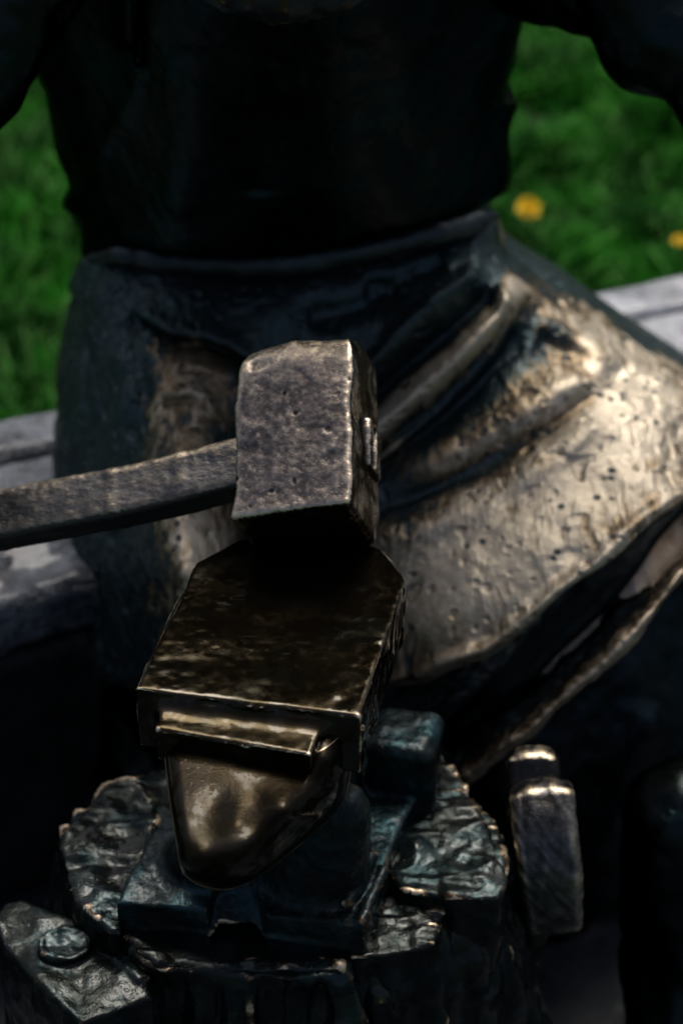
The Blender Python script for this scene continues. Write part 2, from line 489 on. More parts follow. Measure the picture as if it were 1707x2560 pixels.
M['horn'] = bronze("bronze_anvil_horn", dark=(0.024, 0.018, 0.010), green=(0.022, 0.021, 0.015), brown=(0.05, 0.035, 0.018), worn=(0.70, 0.56, 0.38), bias=-0.85, rough_d=0.34, rough_w=0.36, pits=0.0, fine=0.3, coat=0.55, smudge=0.15, film=0.06, cn1=0.4, edge=1.0, noi=0.6, beads=0.3)
M['base'] = bronze("bronze_patina_base", bias=-0.90, dark=(0.016, 0.024, 0.026), green=(0.022, 0.060, 0.070), rough_d=0.26, fine=0.5, smudge=0.3, coat=0.5, pits=0.1, greenness=0.9, edge=1.3, worn=(0.8, 0.66, 0.46), wrinkle=0.2, metal=0.65, film=.2)
M['stump'] = bronze("bronze_stump", bias=-0.98, dark=(0.018, 0.022, 0.020), green=(0.016, 0.034, 0.037), brown=(0.10, 0.060, 0.028), rough_d=0.20, rough_w=0.28, fine=0.4, coat=0.8, pits=0.1, greenness=0.8, smudge=0.6, edge=0.95, worn=(0.82, 0.66, 0.46), wrinkle=0.25, noi=2.2, metal=0.7, film=.2)
M['tool'] = bronze("bronze_tool", dark=(0.035, 0.034, 0.030), green=(0.03, 0.035, 0.035), brown=(0.18, 0.178, 0.175), worn=(0.85, 0.70, 0.45), bias=-0.1, rough_d=0.26, pits=0.1, fine=0.4, smudge=0.2, coat=0.4, edge=0.7, hatch=0.15, noi=.6)

def simple(name, c1, c2, scale, rough, bump=0.002, coat=0.0, spec=0.5, sc2=None, detail=6):
    m, t, b = nt(name)
    tc = t.nodes.new("ShaderNodeTexCoord"); co = tc.outputs["Object"]
    n1 = noise(t, co, scale, detail, 0.6); n2 = noise(t, co, sc2 or scale * 6, 5, 0.6)
    f = ramp(t, math_(t, 'ADD', math_(t, 'MULTIPLY', n1, 0.65), math_(t, 'MULTIPLY', n2, 0.35)), 0.36, 0.64)
    t.links.new(mixc(t, f, c1, c2), b.inputs["Base Color"])
    t.links.new(ramp(t, n1, 0.3, 0.7, rough[0], rough[1]), b.inputs["Roughness"])
    h = math_(t, 'ADD', math_(t, 'MULTIPLY', n1, bump * 3), math_(t, 'MULTIPLY', n2, bump))
    bu = t.nodes.new("ShaderNodeBump"); bu.inputs["Distance"].default_value = 1.0
    t.links.new(h, bu.inputs["Height"]); t.links.new(bu.outputs[0], b.inputs["Normal"])
    b.inputs["Coat Weight"].default_value = coat; b.inputs["Coat Roughness"].default_value = 0.08; b.inputs["Coat IOR"].default_value = 1.33
    b.inputs["Specular IOR Level"].default_value = spec
    return m
M['stone'] = simple("wet_bench_stone", (0.09, 0.105, 0.125), (0.38, 0.405, 0.45), 9, (0.15, 0.5), 0.006, 0.9)
M['stone2'] = simple('wet_mottled_bench_stone', (0.022, 0.032, 0.042), (0.25, 0.28, 0.325), 13, (0.10, 0.5), 0.012, 0.6, detail=6)
M['dark'] = simple('shadow_dark_plinth_stone', (0.006, 0.008, 0.009), (0.014, 0.016, 0.017), 14, (0.4, 0.6), 0.002, 0.2)  # near-black: the shadow under the bench is put into the colour
M['paving'] = simple("wet_paving_stone", (0.018, 0.024, 0.030), (0.034, 0.042, 0.050), 9, (0.2, 0.45), 0.0006, 0.5)
M['joint'] = simple("paving_joint_soil", (0.01, 0.011, 0.01), (0.02, 0.02, 0.018), 20, (0.7, 0.9), 0.001)
M['soil'] = simple("lawn_soil", (0.008, 0.03, 0.006), (0.015, 0.06, 0.010), 12, (0.7, 0.9), 0.003)

def blade_mat():
    m, t, b = nt("grass_blade")
    tc = t.nodes.new("ShaderNodeTexCoord")
    at = t.nodes.new("ShaderNodeAttribute"); at.attribute_name = "wear"
    n1 = noise(t, tc.outputs["Object"], 4.5, 3, 0.5)
    c = mixc(t, ramp(t, n1, 0.38, 0.62), (0.002, 0.050, 0.001), (0.019, 0.19, 0.006))
    c = mixc(t, ramp(t, at.outputs["Fac"], 0.6, 1.0), c, (0.10, 0.28, 0.06))
    t.links.new(c, b.inputs["Base Color"]); b.inputs["Roughness"].default_value = 0.55
    b.inputs["Specular IOR Level"].default_value = 0.12
    return m
M['grass'] = blade_mat()

# ================================================================== SETTING
def box_mesh(lo, hi):
    x0, y0, z0 = lo; x1, y1, z1 = hi
    v = [(x0, y0, z0), (x1, y0, z0), (x1, y1, z0), (x0, y1, z0), (x0, y0, z1), (x1, y0, z1), (x1, y1, z1), (x0, y1, z1)]
    q = [(0, 3, 2, 1), (4, 5, 6, 7), (0, 1, 5, 4), (1, 2, 6, 5), (2, 3, 7, 6), (3, 0, 4, 7)]
    return np.array(v, float), np.array(q)

# lawn: one sheet to the horizon
gx = np.linspace(-200, 200, 9); gy = np.linspace(-200, 200, 9)
GX, GY = np.meshgrid(gx, gy); gv = np.stack([GX, GY, np.full_like(GX, -0.03)], -1).reshape(-1, 3)
gi = np.arange(81).reshape(9, 9)
gq = np.stack([gi[:-1, :-1], gi[:-1, 1:], gi[1:, 1:], gi[1:, :-1]], -1).reshape(-1, 4)
lawn = link("lawn_ground", gv, gq, M['soil']); lawn["kind"] = "structure"

# bench frame of reference: back edge line found from both ends in the photograph
BZ = 0.47
bA = P(0, 1045, z=BZ); bB = P(1600, 700, z=BZ)
bdir = (bB - bA); bdir[2] = 0; bdir /= np.linalg.norm(bdir)
bnor = np.array([-bdir[1], bdir[0], 0])          # away from the viewer
bang = math.atan2(bdir[1], bdir[0])

# pavement under the bench and the stump
pave = bpy.data.objects.new("pavement", None)
PM = []
base_v, base_q = box_mesh((-3.2, -2.6, -0.05), (3.2, 0.10, -0.010))
def bench_xy(v):
    v = np.asarray(v, float)
    return np.stack([bA[0] + v[:, 0] * bdir[0] + v[:, 1] * bnor[0], bA[1] + v[:, 0] * bdir[1] + v[:, 1] * bnor[1], v[:, 2]], 1)
pv = link("pavement", bench_xy(base_v), base_q, M['joint'], flat=True); pv["kind"] = "structure"
rs = random.Random(3)
ys = [0.09 - 0.52 * k for k in range(6)]
for r in range(5):
    x = -3.1 + (0.33 if r % 2 else 0)
    while x < 3.0:
        w = 0.78
        v, q = box_mesh((x + .006, ys[r + 1] + .006, -0.04), (x + w - .006, ys[r] - .006, 0.0 + rs.uniform(-.002, .002)))
        o = link("paving_slab", bench_xy(v), q, M['paving'], flat=True)
        o.parent = pv
        bev = o.modifiers.new("edge", 'BEVEL'); bev.width = 0.004; bev.segments = 2
        x += w

# ---- bench: long wet stone slabs on two plinths
bench = empty("stone_bench", tuple(bench_xy([(0.8, -0.25, 0)])[0]), "long grey wet stone bench that the bronze figure sits on", "bench")
def bench_slab(x0, x1, y0, y1, z0, z1, seed, mat='stone', name="slab", h=0.011, amp=0.004):
    hx, hy, hz = (x1 - x0) / 2, (y1 - y0) / 2, (z1 - z0) / 2
    c = bench_xy([((x0 + x1) / 2, (y0 + y1) / 2, (z0 + z1) / 2)])[0]
    # a box of many faces, rounded and roughened
    nx, ny, nz = max(2, int(2 * hx / h)), max(2, int(2 * hy / h)), max(2, int(2 * hz / h))
    f = lambda X, Y, Z: sd_box(X, Y, Z, hx, hy, hz, 0.014)
    v, q = nets(f, (-hx - h * 2, -hy - h * 2, -hz - h * 2), (hx + h * 2, hy + h * 2, hz + h * 2), h)
    n = vnormals(v, q)
    v = v + n * (fbm(v, 14, 3, seed) * amp)[:, None]
    ca, sa = math.cos(bang), math.sin(bang)
    v = np.stack([v[:, 0] * ca - v[:, 1] * sa, v[:, 0] * sa + v[:, 1] * ca, v[:, 2]], 1) + c
    return link(name, v, q, M[mat], bench)
bench_slab(-0.9, 0.55, -0.085, 0.0, BZ - 0.08, BZ, 1, mat='stone2')
bench_slab(-0.9, 0.55, -0.380, -0.093, BZ - 0.08, BZ, 2, mat='stone2', amp=0.012)
bench_slab(0.556, 2.5, -0.085, 0.0, BZ - 0.08, BZ, 1)
bench_slab(0.556, 2.5, -0.380, -0.093, BZ - 0.08, BZ, 2)
bench_slab(-0.88, 2.48, -0.372, -0.02, 0.0, BZ - 0.084, 3, name="plinth", h=0.02, mat='dark')

# ---- grass: real blades over the part of the lawn in sight
def grass():
    rg = np.random.default_rng(5)
    n = 230000
    # positions in bench coordinates: a strip behind the bench, denser near
    a = rg.uniform(-1.6, 4.0, n); b = 0.12 + 3.6 * rg.random(n) ** 1.3
    p = bench_xy(np.stack([a, b, np.full(n, -0.03)], 1))
    px, py, d = proj(p + np.array([0, 0, .05]))
    ok = (px > -1100) & (px < 2800) & (py > -700)
    p = p[ok]; n = len(p)
    clump = fbm(p, 5.0, 2, 3)
    hgt = rg.uniform(0.045, 0.10, n) * (1 + 0.8 * clump)
    ang = rg.uniform(0, 2 * np.pi, n); lean = rg.uniform(0.2, 0.9, n)
    wd = rg.uniform(0.003, 0.007, n)
    dx, dy = np.cos(ang), np.sin(ang)
    side = np.stack([-dy, dx, np.zeros(n)], 1) * wd[:, None]
    def pt(t):
        return p + np.stack([dx * lean * hgt * t * t, dy * lean * hgt * t * t, hgt * t * (1 - 0.25 * lean * t)], 1)
    v = np.stack([p - side, p + side, pt(.5) + side * .8, pt(.5) - side * .8, pt(1.0) + side * .1, pt(1.0) - side * .1], 1).reshape(-1, 3)
    k = np.arange(n)[:, None] * 6
    q = np.concatenate([k + np.array([[0, 1, 2, 3]]), k + np.array([[3, 2, 4, 5]])], 1).reshape(-1, 4)
    w = np.repeat(rg.random(n), 6)
    o = link("grass", v, q, M['grass'], wear=w); o["kind"] = "stuff"
grass()

# ---- dandelions
def petal_mat():
    m, t, b = nt("dandelion_petal"); b.inputs["Base Color"].default_value = (0.95, 0.66, 0.012, 1); b.inputs["Roughness"].default_value = 0.6; return m
M['petal'] = petal_mat()
M['stem'] = simple("dandelion_stem", (0.05, 0.14, 0.02), (0.09, 0.2, 0.04), 40, (0.5, 0.6))
def tube(pts, rads, nseg=10):
    pts = np.asarray(pts, float); vs = []
    for i, p in enumerate(pts):
        d = pts[min(i + 1, len(pts) - 1)] - pts[max(i - 1, 0)]; d /= np.linalg.norm(d)
        a = np.cross(d, [0, 0, 1.0]); a = a / np.linalg.norm(a) if np.linalg.norm(a) > 1e-3 else np.array([1.0, 0, 0])
        b = np.cross(d, a)
        for k in range(nseg):
            th = 2 * math.pi * k / nseg
            vs.append(p + rads[i] * (a * math.cos(th) + b * math.sin(th)))
    q = []
    for i in range(len(pts) - 1):
        for k in range(nseg):
            q.append((i * nseg + k, i * nseg + (k + 1) % nseg, (i + 1) * nseg + (k + 1) % nseg, (i + 1) * nseg + k))
    return np.array(vs), np.array(q)
def dandelion(px, py, R, label, seed, tilt):
    rr = random.Random(seed)
    top = P(px, py, z=0.085)
    foot = top + np.array([0.012, 0.01, -0.115])
    root = empty("dandelion", tuple(foot), label, "flower", "dandelions in the lawn")
    v, q = tube([foot, foot * .5 + top * .5 + np.array([.004, 0, 0]), top], [.0022, .002, .0022], 8)
    link("stem", v, q, M['stem'], root)
    nrm = np.array([tilt[0], tilt[1], 1.0]); nrm /= np.linalg.norm(nrm)
    a = np.cross(nrm, [0, 1, 0]); a /= np.linalg.norm(a); b = np.cross(nrm, a)
    vs, qs = [], []
    for k in range(90):
        ring = k / 90.0
        r = R * (1.0 - 0.75 * ring) * rr.uniform(.85, 1.08); th = k * 2.39996
        e = 0.25 + 1.1 * ring
        dirv = (a * math.cos(th) + b * math.sin(th)) * math.cos(e) + nrm * math.sin(e)
        sd = np.cross(dirv, nrm); sd /= np.linalg.norm(sd) + 1e-9; sd = sd * R * .11
        p0, p1, p2 = top, top + dirv * r * .6, top + dirv * r
        i = len(vs); vs += [p0 - sd * .4, p0 + sd * .4, p1 + sd, p1 - sd, p2 + sd * .8, p2 - sd * .8]
        qs += [(i, i + 1, i + 2, i + 3), (i + 3, i + 2, i + 4, i + 5)]
    link("flower_head", np.array(vs), np.array(qs), M['petal'], root)
dandelion(1320, 525, 0.027, "yellow dandelion in the grass beside the figure's hip, clear of the frame edge", 1, (-0.1, -0.55))
dandelion(1700, 605, 0.017, "small half-hidden yellow dandelion cut by the right edge, nearest the bench end", 2, (-0.1, -0.3))

# ================================================================== THE BRONZE SMITH
smith_foot = tuple(P(700, 1500, z=0.0) * np.array([1, 1, 0]) + np.array([0, 0.15, 0]))
smith = empty("blacksmith_statue", smith_foot, "dark bronze statue of a seated blacksmith in vest and long apron behind the anvil", "statue")

def seg(px, py, y): return P(px, py, y=y)
def armf(pts, rads):
    def f(X, Y, Z):
        d = None
        for i in range(len(pts) - 1):
            e = sd_cone(X, Y, Z, pts[i], pts[i + 1], rads[i], rads[i + 1])
            d = e if d is None else smin(d, e, 0.02)
        return d
    return f
def bounds(pts, r): a = np.array(pts); return a.min(0) - r, a.max(0) + r
def arm(name, pts, rads, mat='vest'):
    lo, hi = bounds(pts, max(rads) + .02)
    return cast(name, armf(pts, rads), lo, hi, 0.007, M[mat], smith, disp=lambda v, n: fbm(v, 16, 3, 5) * 0.008, wscale=0.003)
# --- lap and apron ------------------------------------------------------------
E1 = [(170, 1620), (260, 1700), (420, 1730), (700, 1740), (979, 1719), (1055, 1708), (1115, 1676), (1208, 1649), (1257, 1621), (1328, 1561), (1399, 1496), (1529, 1398), (1584, 1338), (1633, 1300), (1707, 1253), (1900, 1150)]
apron_top = [(205, 652), (305, 655), (490, 676), (708, 680), (854, 660), (1017, 630), (1150, 590), (1250, 548)]
apron_left = [(205, 652), (182, 720), (155, 880), (138, 1050), (135, 1130), (148, 1300), (168, 1450), (170, 1620)]
apron_right = [(1250, 548), (1268, 620), (1320, 664), (1375, 700), (1460, 748), (1580, 832), (1707, 912), (1900, 1030), (1980, 1090), (1900, 1150)]
ap_ctrl = [  # px, py, distance forward (m)
    (205, 652, 2.19), (180, 800, 2.14), (150, 1000, 2.08), (140, 1130, 2.05), (150, 1300, 2.00), (170, 1500, 1.96), (170, 1620, 1.94),
    (300, 670, 2.135), (300, 900, 2.02), (280, 1100, 1.96), (290, 1300, 1.90), (300, 1500, 1.86), (300, 1700, 1.85),
    (450, 680, 2.105), (450, 800, 2.04), (450, 950, 1.955), (450, 1120, 1.855), (460, 1300, 1.78), (460, 1450, 1.72), (450, 1700, 1.72),
    (700, 690, 2.095), (700, 850, 2.025), (700, 1100, 1.99), (700, 1350, 1.93), (750, 1700, 1.86),
    (900, 680, 2.10), (900, 900, 2.02), (900, 1100, 1.97), (900, 1300, 1.89), (950, 1500, 1.81), (979, 1715, 1.76),
    (1100, 620, 2.13), (1100, 800, 2.05), (1100, 1000, 1.99), (1100, 1200, 1.90), (1100, 1400, 1.80), (1110, 1600, 1.73), (1115, 1676, 1.715),
    (1250, 560, 2.19), (1260, 700, 2.11), (1300, 900, 2.03), (1300, 1100, 1.93), (1300, 1300, 1.82), (1290, 1500, 1.74), (1260, 1615, 1.715),
    (1400, 720, 2.16), (1500, 850, 2.09), (1500, 1000, 1.98), (1500, 1200, 1.86), (1500, 1410, 1.76),
    (1640, 880, 2.13), (1700, 1000, 2.02), (1700, 1130, 1.92), (1700, 1250, 1.84), (1900, 1060, 2.10), (1900, 1150, 2.0)]
apD = rbf(ap_ctrl)
def g(px, py, line, w, t0=0.12, t1=0.12):
    d, s, t = seg_dist(px, py, line)
    env = sstep(0, t0, t + 1e-6) * sstep(0, t1, 1 - t + 1e-6) if t0 else 1
    return np.exp(-(d / w) ** 2) * env
def gs(px, py, line, wl_, wr_, t0=0.12, t1=0.12):
    """ridge with a different width on each side (left / right of its direction)"""
    d, s, t = seg_dist(px, py, line)
    env = sstep(0, t0, t + 1e-6) * sstep(0, t1, 1 - t + 1e-6)
    w = np.where(s < 0, wl_, wr_)
    return np.exp(-(d / w) ** 2) * env
R1 = [(1300, 690), (1278, 730), (1235, 790), (1159, 871), (1099, 931), (1017, 1000), (952, 1055), (860, 1120)]
R2 = [(1290, 780), (1273, 815), (1235, 875), (1180, 945), (1088, 1035), (1017, 1090), (963, 1137), (860, 1215)]
R0 = [(1210, 650), (1159, 696), (1088, 745), (1017, 811), (936, 898), (860, 980)]
V3 = [(1540, 960), (1453, 1013), (1371, 1079), (1290, 1122), (1181, 1187), (1072, 1237), (990, 1264), (880, 1300)]
F5 = [(330, 760), (360, 790), (425, 829), (517, 842), (577, 867), (660, 920)]
def ap_relief(px, py):
    r = 0.034 * gs(px, py, R1, 40, 34) + 0.012 * g(px, py, R2, 13) + 0.020 * gs(px, py, R0, 40, 20)
    r -= 0.020 * g(px, py, [(1255, 720), (1140, 830), (1040, 900), (950, 975), (860, 1050)], 34)
    r -= 0.014 * g(px, py, [(1310, 800), (1270, 880), (1200, 960), (1120, 1030), (1010, 1120), (900, 1190)], 30)
    r -= 0.012 * g(px, py, V3, 28) - 0.010 * g(px, py, [(x + 10, y + 70) for x, y in V3], 42)
    r += 0.014 * g(px, py, [(1560, 905), (1450, 940), (1360, 985), (1240, 1060), (1100, 1140), (960, 1190)], 44)
    # edge of an upper fold over the near thigh
    d, s, t = seg_dist(px, py, F5)
    env = sstep(0, .15, t + 1e-6) * sstep(0, .1, 1 - t + 1e-6)
    below = np.where(s > 0, 1, 0)
    r += env * (0.006 * np.exp(-(d / 26) ** 2) * (1 - below) - 0.022 * np.exp(-(d / 48) ** 2) * sstep(0, 12, d) * below )
    # the hem rolls forward
    d, s, t = seg_dist(px, py, E1)
    r += 0.008 * np.exp(-((d - 22) / 20) ** 2)
    # creases on the hip and flat stitched ledges
    r -= 0.010 * g(px, py, [(430, 880), (520, 878), (590, 900)], 16) + 0.008 * g(px, py, [(400, 1010), (470, 1000), (520, 1012)], 14)
    r += 0.006 * g(px, py, [(470, 960), (500, 1000), (490, 1080)], 22)
    r -= 0.012 * g(px, py, [(345, 800), (352, 900), (370, 1000), (330, 1130)], 26)
    r -= 0.010 * g(px, py, [(900, 730), (1000, 710), (1120, 660)], 30)
    r -= 0.014 * g(px, py, [(760, 800), (900, 770), (1010, 740)], 34)
    r += 0.010 * g(px, py, [(1325, 790), (1420, 830), (1560, 900), (1700, 960)], 30)
    r -= 0.010 * g(px, py, [(1330, 850), (1440, 905), (1560, 965)], 34)
    return r
def blob(px, py, cx, cy, rx, ry, a=0.0):
    c, s = math.cos(a), math.sin(a)
    x, y = (px - cx) * c + (py - cy) * s, -(px - cx) * s + (py - cy) * c
    return np.exp(-((x / rx) ** 2 + (y / ry) ** 2) ** 1.5)
def ap_polish_light(px, py):
    ox, oy = px, py
    q3 = np.stack([px / 60, py / 60, px * 0], 1)
    px = px + 40 * fbm(q3, 1.0, 3, 3); py = py + 40 * fbm(q3, 1.0, 3, 6)
    w = 1.0 * blob(px, py, 1280, 1350, 540, 310, -0.5) - 0.35 * blob(px, py, 1010, 1240, 130, 90, -.4) + 0.7 * blob(px, py, 1560, 1000, 260, 170, 0.3) + 0.62 * blob(px, py, 475, 1000, 125, 180)
    w += 1.2 * blob(px, py, 500, 1400, 100, 190) + 0.5 * blob(px, py, 1120, 900, 230, 60, -0.75) + 0.6 * blob(px, py, 1440, 800, 200, 40, 0.55)
    w += 1.3 * g(ox, oy, R1, 30, .04, .04) - 0.9 * g(ox, oy, [(1140, 830), (1040, 900), (950, 975), (860, 1050)], 26) - 0.9 * g(ox, oy, [(1310, 800), (1270, 880), (1200, 960), (1120, 1030), (1010, 1120)], 34)  # fold ridge painted lit, the valleys beside it painted shaded
    w -= 0.55 * g(ox, oy, V3, 24) + 0.5 * blob(px, py, 1150, 800, 200, 60, -0.7)  # further fold valleys darkened as painted shade
    w -= 0.5 * sstep(900, 700, py) * (px < 1200)
    d5, s5, t5 = seg_dist(ox, oy, F5)
    w -= 1.3 * sstep(6, -6, d5 * s5) * sstep(260, 120, d5) * (t5 > 0) * (t5 < 1)
    w -= 0.6 * sstep(390, 330, px) 
    return w
def ap_rough(v, px, py):
    big = fbm(v, 14, 2, 4) * 0.0034 + fbm(v, 60, 3, 8) * 0.0007
    # rasp strokes across the cloth
    u1 = v @ np.array([0.85, 0.25, 0.45]); st = vnoise(np.stack([u1 * 120, (v @ np.array([-.3, .9, .2])) * 22, v[:, 2] * 14], 1), 1.0, 2)
    u2 = v @ np.array([0.75, -0.6, -0.2]); st2 = vnoise(np.stack([u2 * 110, (v @ np.array([.6, .7, .2])) * 20, v[:, 2] * 14], 1), 1.0, 5)
    sel = sstep(-0.15, 0.15, vnoise(v, 11, 9))
    pits = -0.0032 * sstep(0.55, 0.8, vnoise(v, 38, 13)) - .0015 * sstep(.5, .7, vnoise(v, 85, 17)) 
    leftr = sstep(430, 300, px) * (np.abs(fbm(v * np.array([1, 1, .6]), 34, 3, 21))) * 0.0055
    return big + (st * sel + st2 * (1 - sel)) * 0.0008 + pits + leftr
drape("apron", apron_top, E1, apron_left, apron_right, apD, M['cloth'], smith, 640, 460, 0.10,
      rounds=((14, 0.01), (26, 0.022), (110, 0.10), (90, 0.09)), relief=ap_relief, polish_light=ap_polish_light, rough=ap_rough)

# --- lower fold of the apron, then the trouser legs ---------------------------
E2 = [(950, 2010), (1132, 1972), (1181, 1950), (1262, 1885), (1328, 1841), (1399, 1770), (1475, 1705), (1535, 1651), (1578, 1607), (1638, 1536), (1707, 1440), (1900, 1250)]
lowD = rbf([(900, 1650, 1.84), (900, 1800, 1.80), (950, 2000, 1.74), (1132, 1960, 1.69), (1100, 1750, 1.80), (1200, 1700, 1.82), (1250, 1870, 1.69), (1330, 1620, 1.84),
            (1400, 1765, 1.69), (1420, 1560, 1.84), (1530, 1650, 1.71), (1560, 1450, 1.86), (1640, 1535, 1.74), (1700, 1340, 1.92), (1707, 1440, 1.79), (1900, 1150, 2.0), (1900, 1250, 1.88),
            (1300, 1730, 1.775), (1470, 1600, 1.785), (1200, 1850, 1.735)])
low_top = [(900, 1560), (1000, 1600), (1150, 1560), (1300, 1460), (1450, 1350), (1600, 1230), (1750, 1130), (1900, 1060)]
def low_relief(px, py):
    r = 0.014 * g(px, py, [(1160, 1900), (1300, 1760), (1420, 1640), (1540, 1540), (1640, 1430)], 40)
    r -= 0.016 * g(px, py, [(1080, 1880), (1200, 1770), (1330, 1660), (1480, 1550)], 34)
    d, s, t = seg_dist(px, py, E2)
    r += 0.018 * np.exp(-((d - 26) / 32) ** 2)
    r += 0.010 * g(px, py, [(1090, 1820), (1190, 1730), (1300, 1640)], 26)
    return r
def low_rim_light(px, py):  # paints the lit rim along the lower edge of the fold
    d, s, t = seg_dist(px, py, E2)
    return 0.95 * np.exp(-(d / 48) ** 2) + 0.05 * blob(px, py, 1680, 1450, 120, 160) - 0.1 + .3 * np.exp(-(d / 120) ** 2)
drape("apron_fold", low_top, E2, [(900, 1560), (890, 1750), (910, 1900), (950, 2010)], [(1900, 1060), (1930, 1150), (1900, 1250)], lowD, M['trouser'], smith, 360, 200, 0.08,
      rounds=(0, (24, 0.022), 0, 0), relief=low_relief, polish_light=low_rim_light, rough=lambda v, px, py: fbm(v, 25, 3, 3) * 0.004 + fbm(v, 90, 2, 6) * .001)

legD = rbf([(1000, 1900, 1.80), (1150, 2100, 1.78), (1250, 2000, 1.76), (1300, 2300, 1.78), (1450, 1800, 1.80), (1450, 2000, 1.77), (1500, 2280, 1.80), (1600, 1650, 1.84), (1600, 1900, 1.80), (1560, 2250, 1.82), (1800, 1500, 1.92), (1800, 1800, 1.87), (1750, 2200, 1.88)])
drape("trouser_leg", [(1000, 1850), (1200, 1830), (1400, 1680), (1600, 1500), (1850, 1250)], [(1180, 2450), (1310, 2380), (1420, 2345), (1490, 2310), (1545, 2265), (1650, 2230), (1800, 2215)],
      [(1000, 1850), (1050, 2100), (1120, 2300), (1180, 2450)], [(1850, 1250), (1860, 1700), (1840, 2000), (1800, 2215)], legD, M['trouser'], smith, 220, 240, 0.16,
      rounds=(0, (26, 0.03), (120, .08), (120, .08)), relief=lambda px, py: 0.012 * g(px, py, [(1640, 1750), (1560, 1950), (1500, 2200)], 50) - 0.012 * g(px, py, [(1500, 1900), (1440, 2100), (1400, 2300)], 45),
      polish_light=lambda px, py: -0.2 + 0 * px, rough=lambda v, px, py: fbm(v, 18, 3, 5) * 0.006)
# the other shin, in the dark on the left
legL = rbf([(180, 1600, 2.0), (180, 2000, 1.96), (300, 1600, 1.88), (300, 2000, 1.86), (300, 2500, 1.86), (600, 1700, 1.84), (600, 2000, 1.84), (620, 2500, 1.86), (180, 2500, 1.96)])
drape("trouser_leg", [(185, 1540), (300, 1560), (450, 1600), (640, 1620)], [(170, 2500), (300, 2540), (450, 2540), (640, 2500)],
      [(185, 1540), (180, 1800), (172, 2100), (170, 2500)], [(640, 1620), (650, 1900), (650, 2200), (640, 2500)], legL, M['vest'], smith, 120, 200, 0.16,
      rounds=(0, (30, .03), (110, .09), (110, .09)), polish_light=lambda px, py: -0.4 + 0 * px, rough=lambda v, px, py: fbm(v, 18, 3, 7) * 0.006)

# boot in the shade at the lower right
bo = [P(1730, 2060, z=0.34), P(1722, 2420, z=0.12), P(1690, 2700, z=0.045)]
arm("boot", bo, [0.078, 0.074, 0.050])

# --- rolled waistband ---------------------------------------------------------
wb = catmull([(225, 648), (262, 645), (305, 639), (381, 650), (545, 660), (653, 663), (762, 655), (854, 638), (1017, 602), (1126, 574), (1205, 548), (1238, 540)], 200)
wy = np.interp(wb[:, 0], [150, 305, 700, 1100, 1262], [2.22, 2.125, 2.075, 2.115, 2.2])
wpt = P(wb[:, 0], wb[:, 1], y=wy)
wr = np.interp(wb[:, 0], [225, 330, 700, 1200, 1238], [0.006, 0.012, 0.017, 0.014, 0.006]) 
v, q = tube(wpt, wr, 20)
n = vnormals(v, q); 
if (n @ -F_).max() > 0 and ((v - np.repeat(wpt, 20, 0)) * n).sum() < 0: q = q[:, ::-1]; n = -n
v = v + n * (fbm(v, 40, 2, 3) * 0.0022)[:, None]
link("waistband", v, q, M['band'], smith, np.full(len(v), 0.15), extra=np.full(len(v), 0.05))

# --- vest ---------------------------------------------------------------------
vest_bot = [(203, 655), (305, 628), (381, 638), (545, 646), (653, 646), (762, 636), (854, 618), (1017, 576), (1126, 552), (1232, 503)]
vest_left = [(40, -420), (52, -150), (70, 60), (88, 180), (112, 240), (132, 380), (168, 468), (158, 512), (196, 560), (203, 655)]
vest_right = [(1420, -420), (1370, -150), (1310, 60), (1292, 150), (1268, 240), (1292, 262), (1276, 330), (1270, 478), (1228, 492), (1232, 503)]
vsD = rbf([(100, -400, 2.12), (100, 0, 2.17), (130, 300, 2.20), (200, 640, 2.21), (400, -400, 1.95), (400, 0, 2.00), (400, 300, 2.05), (400, 620, 2.085), (700, -400, 1.90), (700, 0, 1.955), (700, 300, 2.01), (700, 640, 2.06),
           (1000, -400, 1.95), (1000, 0, 2.00), (1000, 300, 2.05), (1000, 575, 2.075), (1290, -400, 2.12), (1290, 0, 2.17), (1280, 300, 2.20), (1230, 500, 2.20)])
def vs_relief(px, py):
    r = -0.015 * g(px, py, [(362, -100), (352, 100), (345, 180)], 12) + 0.016 * g(px, py, [(320, -200), (318, 80), (330, 140)], 26)
    r += 0.008 * g(px, py, [(350, 150), (300, 300), (220, 430), (165, 500)], 26) + 0.006 * g(px, py, [(520, 100), (480, 350), (430, 560)], 60)
    r -= 0.008 * g(px, py, [(900, 80), (950, 300), (1080, 480)], 60) + 0.006 * g(px, py, [(640, 250), (640, 500)], 60)
    return r
drape("vest", [(40, -420), (400, -470), (850, -480), (1420, -420)], vest_bot, vest_left, vest_right, vsD, M['vest'], smith, 320, 300, 0.22,
      rounds=((100, .1), (18, 0.018), (120, .07), (120, .07)), relief=vs_relief, polish_light=lambda px, py: -0.3 + 0 * px, rough=lambda v, px, py: fbm(v, 10, 2, 2) * 0.004 + fbm(v, 60, 2, 4) * .0008)

# --- arms, neck, head (mostly above the picture) ------------------------------
def seg(px, py, y): return P(px, py, y=y)
aL = [seg(150, -260, 2.08), seg(-120, 190, 1.98), seg(-230, 420, 1.86), seg(-190, 1190, 1.62)]
arm("arm", aL, [0.075, 0.068, 0.056, 0.042])
aR = [seg(1480, -260, 2.10), seg(1672, 60, 2.06), seg(1830, 190, 2.0), seg(2150, 640, 1.82)]
arm("arm", aR, [0.072, 0.072, 0.066, 0.045])
arm("sleeve", [seg(1270, -120, 2.16), seg(1400, -95, 2.13), seg(1560, -60, 2.10)], [0.058, 0.060, 0.07])
